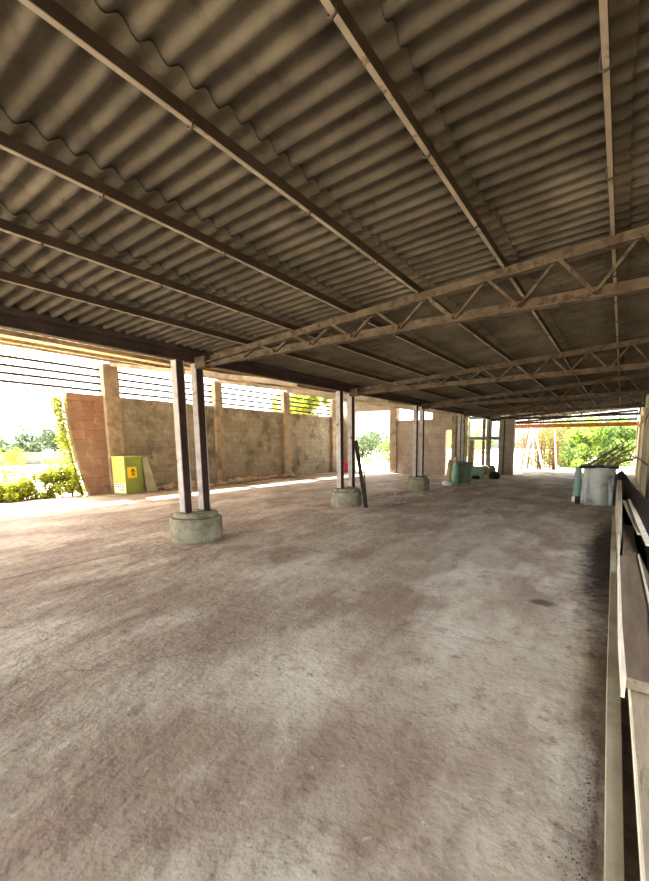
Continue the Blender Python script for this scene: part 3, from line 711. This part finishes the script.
def sack(name, loc, rx, ry, h, m, label, cat='sack'):
    bm = bmesh.new(); prof = [(0.72, 0.0), (1.0, 0.15), (1.02, 0.4), (0.92, 0.7), (0.7, 0.88), (0.3, 0.97), (0.2, 1.0)]
    lathe(bm, [(r, z*h) for r, z in prof], 20, 0.03, random.Random(len(label)))
    for v in bm.verts: v.co.x *= rx; v.co.y *= ry; v.co += noise.noise_vector(v.co*4)*0.03*min(1, h)*min(1, max(0, v.co.z*10))
    return tag(obj(name, bm, m, smooth=True, loc=loc), label, cat)
sack('tall_sack', (-5.58, 15.45, 0), 0.15, 0.15, 0.9, M['bin_l'], 'tall pale green sack standing left of the dark green bin')
sack('small_sack', (-5.60, 15.52, 0.88), 0.11, 0.11, 0.24, M['sack'], 'beige bundle lying on top of the tall pale green sack')
sack('brown_sack', (-5.92, 15.75, 0), 0.13, 0.16, 1.0, M['sack'], 'brown sack behind the tall pale green one')
sack('white_sack', (-5.72, 15.0, 0), 0.22, 0.16, 0.22, M['white'], 'small white sack lying at the foot of the tall green sack')
sack('black_sack', (-5.0, 19.15, 0), 0.26, 0.2, 0.36, M['black'], 'black rubbish sack right of the low pale green bin')
sack('black_sack', (-5.75, 18.7, 0), 0.2, 0.16, 0.16, M['black'], 'flat black sack lying in front of the low pale green bin')

# ------------------------------------------------------------------ rubble, grit
def stone(bm, loc, s, rng):
    r = bmesh.ops.create_icosphere(bm, subdivisions=1, radius=1.0)['verts']
    sc = Vector((s*rng.uniform(.7, 1.4), s*rng.uniform(.7, 1.4), s*rng.uniform(.5, .9))); rot = Matrix.Rotation(rng.uniform(0, 6), 3, 'Z')
    o = Vector((rng.uniform(0, 99), 0, 0))
    for v in r:
        p = v.co*(1+0.35*noise.noise(v.co*1.7+o)); v.co = rot @ Vector((p.x*sc.x, p.y*sc.y, p.z*sc.z))
    zmin = min(v.co.z for v in r)
    for v in r: v.co += Vector(loc)-Vector((0, 0, zmin+0.012))
for i in range(64):                                          # rubble heaped along the foot of the left wall
    bm = bmesh.new(); y = R.uniform(10.6, 15.2) if i < 48 else R.uniform(7.9, 10.5)
    s = R.uniform(.06, .2); stone(bm, (WX+0.22+abs(R.gauss(0, .3)), y, 0), s, R)
    tag(obj('rubble_stone', bm, M['stone']), 'broken block fragment in the rubble along the foot of the left wall', 'stone', 'rubble along the left wall')
for i in range(26):
    bm = bmesh.new(); stone(bm, (R.uniform(-6.6, -5.0), R.uniform(9.6, 12.2), 0), R.uniform(.02, .07), R)
    tag(obj('rubble_stone', bm, M['stone']), 'small stone scattered on the floor behind the leaning plank', 'stone', 'stones behind the leaning plank')
for i in range(16):
    bm = bmesh.new(); a = R.uniform(0, 6.28); r = R.uniform(.5, .9); stone(bm, (ROW+r*math.cos(a), 4.3+r*math.sin(a) if i < 8 else 8.7+r*math.sin(a), 0), R.uniform(.012, .035), R)
    tag(obj('rubble_stone', bm, M['stone']), 'pebble lying round a concrete footing', 'stone', 'pebbles round the footings')
def grit(name, n, fn, smin, smax, m, label, cat):
    bm = bmesh.new()
    for i in range(n):
        x, y = fn(); s = R.uniform(smin, smax); a = R.uniform(0, 6.28); h = s*R.uniform(.3, .7)
        p = [(s*R.uniform(.5, 1.3)*math.cos(a+k*2.09), s*R.uniform(.5, 1.3)*math.sin(a+k*2.09)) for k in range(3)]
        b = [bm.verts.new((x+q[0], y+q[1], 0.0005)) for q in p]; tp = bm.verts.new((x+R.uniform(-s, s)*.3, y+R.uniform(-s, s)*.3, h))
        for k in range(3): bm.faces.new((b[k], b[(k+1) % 3], tp))
    return tag(obj(name, bm, m), label, cat, kind='stuff')
grit('floor_grit', 3800, lambda: (R.uniform(-6, 0), abs(R.gauss(0, 4.5))+0.3), .0015, .0045, M['chip'], 'loose grit and flakes scattered over the concrete floor', 'grit')
grit('kerb_dirt', 5000, lambda: (lambda y: (0.045-y*0.012-abs(R.gauss(0, .06)), y))(R.uniform(0.5, 11)), .0015, .0065, M['dirt'], 'dark dirt and straw gathered along the kerb', 'dirt')

# ------------------------------------------------------------------ plants outside
def leaf(bm, c, s, rng):
    n = Vector((rng.gauss(0, 1), rng.gauss(0, 1), rng.gauss(0.4, 1))).normalized()
    a = n.cross(Vector((rng.gauss(0, 1), rng.gauss(0, 1), rng.gauss(0, 1)))).normalized(); b = n.cross(a)
    v = [bm.verts.new(c+a*s), bm.verts.new(c+b*s*0.45+n*s*0.15), bm.verts.new(c-a*s), bm.verts.new(c-b*s*0.45+n*s*0.15)]
    bm.faces.new(v)
def foliage(bm, n, fn, s, rng):
    for i in range(n): leaf(bm, fn(), s*rng.uniform(.6, 1.4), rng)
def clumps(rng, rx, ry, z0, z1, k):
    cs = []
    for i in range(k):
        a = rng.uniform(0, 2*PI); q = math.sqrt(rng.random()); z = rng.uniform(z0, z1)
        e = math.sqrt(max(0.1, 1-((z-(z0+z1)*0.45)/((z1-z0)*0.62))**2))
        cs.append((Vector((rx*q*e*math.cos(a), ry*q*e*math.sin(a), z)), rng.uniform(.25, .5)))
    def f():
        c, r = rng.choice(cs); d = Vector((rng.gauss(0, 1), rng.gauss(0, 1), rng.gauss(0, 1))).normalized()
        p = c+d*r*min(rx, ry)*rng.uniform(.6, 1.1)
        p.z = max(p.z, 0.03); return p
    return f
def plant(name, loc, rx, ry, h, n, s, m, label, cat, group=None, trunk=0.0, seed=1):
    rng = random.Random(seed*977+5)
    t = empty(name, loc, label, cat, group)
    bm = bmesh.new(); foliage(bm, n, clumps(rng, rx, ry, trunk+0.05*h, h, 16), s, rng); obj('foliage', bm, m, t)
    bm = bmesh.new()
    for i in range(5 if trunk < 0.5 else 3):
        a = rng.uniform(0, 6.28); q = rng.uniform(.2, .5)
        tube(bm, [(rng.uniform(-.1, .1)*rx, rng.uniform(-.1, .1)*ry, -0.05), (rx*q*.4*math.cos(a), ry*q*.4*math.sin(a), h*.4), (rx*q*math.cos(a), ry*q*math.sin(a), h*.8)], [h*.018, h*.012, h*.006], 6)
    obj('stems', bm, M['bark'], t)
    return t
G = -0.06
# weeds in the gap of the left wall
ws = [(-14.9, 3.7, .45, .5, .55), (-14.85, 4.25, .42, .5, .5), (-14.9, 4.8, .45, .45, .55), (-14.8, 5.3, .4, .45, .75), (-14.72, 5.86, .34, .36, .95)]
for i, (x, y, rx, ry, h) in enumerate(ws):
    plant('weed_clump', (x, y, G), rx*1.15, ry*1.1, h, 2600, .045, M['lf_yel'], 'sunlit yellow-green weeds growing in the gap of the left wall, %s clump from the left' % ORD[i], 'weeds', 'weeds in the wall gap', seed=i+1)
rng = random.Random(5); t = empty('climbing_creeper', (WX-0.14, 5.72, 0), 'yellow-green creeper climbing the broken edge of the left wall', 'creeper')
bm = bmesh.new(); foliage(bm, 2600, lambda: (lambda z: Vector((rng.gauss(0, .12), rng.gauss(0.34*(1-z/3)**1.3-0.10, .09), z)))(3.0*math.sqrt(rng.random())), .035, rng); obj('foliage', bm, M['lf_yel'], t)
bm = bmesh.new(); tube(bm, [(0, .36, -.05), (.02, .2, .8), (-.03, .06, 1.8), (0, -.03, 2.9)], [.03, .025, .018, .008], 6); obj('stem', bm, M['bark'], t)
# mid-distance
plant('roadside_shrub', (-24.6, 7.2, G), 1.1, 1.2, 1.2, 1200, .07, M['lf_yel'], 'yellow-green shrub on the pale ground, far left in the gap', 'shrub', seed=11)
plant('roadside_shrub', (-25.5, 9.6, G), .7, .8, .8, 700, .06, M['lf_yel'], 'small yellow-green shrub on the pale ground near the wall edge', 'shrub', seed=12)
for i, (x, y, w, h) in enumerate([(-46, 11.5, 2.3, 2.2), (-47, 16.5, 2.6, 2.7), (-47, 21.2, 2.2, 2.3), (-46, 6.6, 2.2, 2.0)]):
    plant('field_tree', (x, y, G), w, w, h, 1500, .20, M['lf_dull'], 'dull green tree beyond the field wall seen through the gap, %s' % ['second from the left', 'tallest one', 'nearest the wall edge', 'leftmost'][i], 'tree', 'trees beyond the field wall', trunk=.6, seed=20+i)
bm = bmesh.new(); rough_box(bm, -42.5, -42.2, 2, 32, G-0.05, 0.95, 1.0, .06)
tag(obj('field_boundary', bm, M['field_wall']), 'long low grey field wall in the distance beyond the gap', 'wall')
# overhanging tree whose leaves show between the bars
plant('overhanging_tree', (-17.2, 3.0, G), 1.3, 3.6, 5.6, 2600, .07, M['lf_yel'], 'tree with yellow leaves behind the bars at far left', 'tree', trunk=4.1, seed=31)
plant('yellow_tree', (-17.4, 20.3, G), 1.5, 2.6, 5.2, 7500, .11, M['lf_yel'], 'dense yellow-green tree behind the last bar grille of the left wall', 'tree', trunk=2.6, seed=32)
# beyond the tall doorway
for i, (x, y, w, h, mm) in enumerate([(-24.5, 38, 1.9, 2.3, 'lf_dull'), (-20.8, 39, 1.7, 1.7, 'lf_grn'), (-27, 44, 2.2, 2.9, 'lf_dull')]):
    plant('yard_tree', (x, y, G), w, w, h, 1600, .15, M[mm], 'green tree seen through the tall doorway, %s' % ['left one', 'right lower one', 'farthest one'][i], 'tree', 'trees beyond the doorway', trunk=.5, seed=40+i)
plant('yard_shrub', (-16.2, 26.0, G), .55, .5, .6, 900, .05, M['lf_lime'], 'small lime green shrub just outside the tall doorway', 'shrub', seed=45)
plant('yard_shrub', (-18.5, 33.0, G), 1.3, .9, .8, 900, .07, M['dry'], 'dry reddish-yellow shrub on the pale ground beyond the doorway', 'shrub', seed=46)
# greenery behind the slit, window and set-back doorway
plant('window_tree', (-9.2, 27.0, G), 1.9, 1.6, 3.6, 2600, .09, M['lf_lime'], 'leafy tree behind the set-back window', 'tree', trunk=.8, seed=51)
plant('window_tree', (-12.2, 29.5, G), 1.8, 1.6, 2.9, 1800, .09, M['lf_lime'], 'leafy tree behind the narrow slit opening', 'tree', trunk=.2, seed=52)
# bushes closing the far end
fs = [(-4.2, 33.5, 1.5, 2.9), (-2.2, 33.0, 1.5, 3.1), (-0.2, 33.4, 1.5, 3.0), (1.9, 33.2, 1.5, 3.2), (-4.0, 38.0, 2.0, 3.6), (-0.6, 38.2, 2.1, 3.9), (2.9, 38, 2.0, 3.6)]
for i, (x, y, w, h) in enumerate(fs):
    plant('end_bush', (x, y, G), w, w, h, 6000, .10, M['lf_lime' if i % 2 else 'lf_grn'], ['leftmost front bush', 'second front bush from the left', 'third front bush from the left', 'rightmost front bush', 'left bush of the back rank', 'middle bush of the back rank', 'right bush of the back rank'][i]+' of bright leaves beyond the end opening', 'bush', 'bushes beyond the end opening', seed=60+i)
# leaning pale poles and dry vines by the end wall
for i, (a, b, r) in enumerate([((-5.3, 27.6, G), (-5.05, 28.2, 2.9), .10), ((-4.2, 28.0, G), (-5.0, 28.3, 2.9), .07), ((-4.75, 27.8, G), (-5.05, 28.4, 2.7), .06), ((-3.5, 28.4, G), (-3.75, 28.6, 2.6), .05)]):
    bm = bmesh.new(); tube(bm, [a, b], [r, r*.8], 10)
    tag(obj('leaning_pole', bm, M['pale_pole']), 'pale peeled pole outside the end opening, %s from the left' % ORD[i], 'pole', 'pale poles')
for i, (x, y) in enumerate([(-5.5, 28.6), (-4.7, 29.2), (-3.9, 29.4)]):
    rng = random.Random(80+i); bm = bmesh.new()
    for k in range(45):
        a = rng.uniform(0, 6.28); q = rng.uniform(.05, .45); b0 = Vector((q*math.cos(a), q*math.sin(a), 0)); h = rng.uniform(1.6, 3.4)
        tube(bm, [b0, b0+Vector((rng.gauss(0, .12), rng.gauss(0, .12), h*.5)), b0+Vector((rng.gauss(0, .25), rng.gauss(0, .25), h))], [.018, .012, .005], 4, False)
    foliage(bm, 1800, lambda: Vector((rng.gauss(0, .42), rng.gauss(0, .35), rng.uniform(.1, 3.3))), .05, rng)
    tag(obj('dry_shrub', bm, M['dry'], loc=(x, y, G)), 'tall dry brown shrub by the pale poles, %s from the left' % ORD[i], 'shrub', 'dry shrubs by the poles')
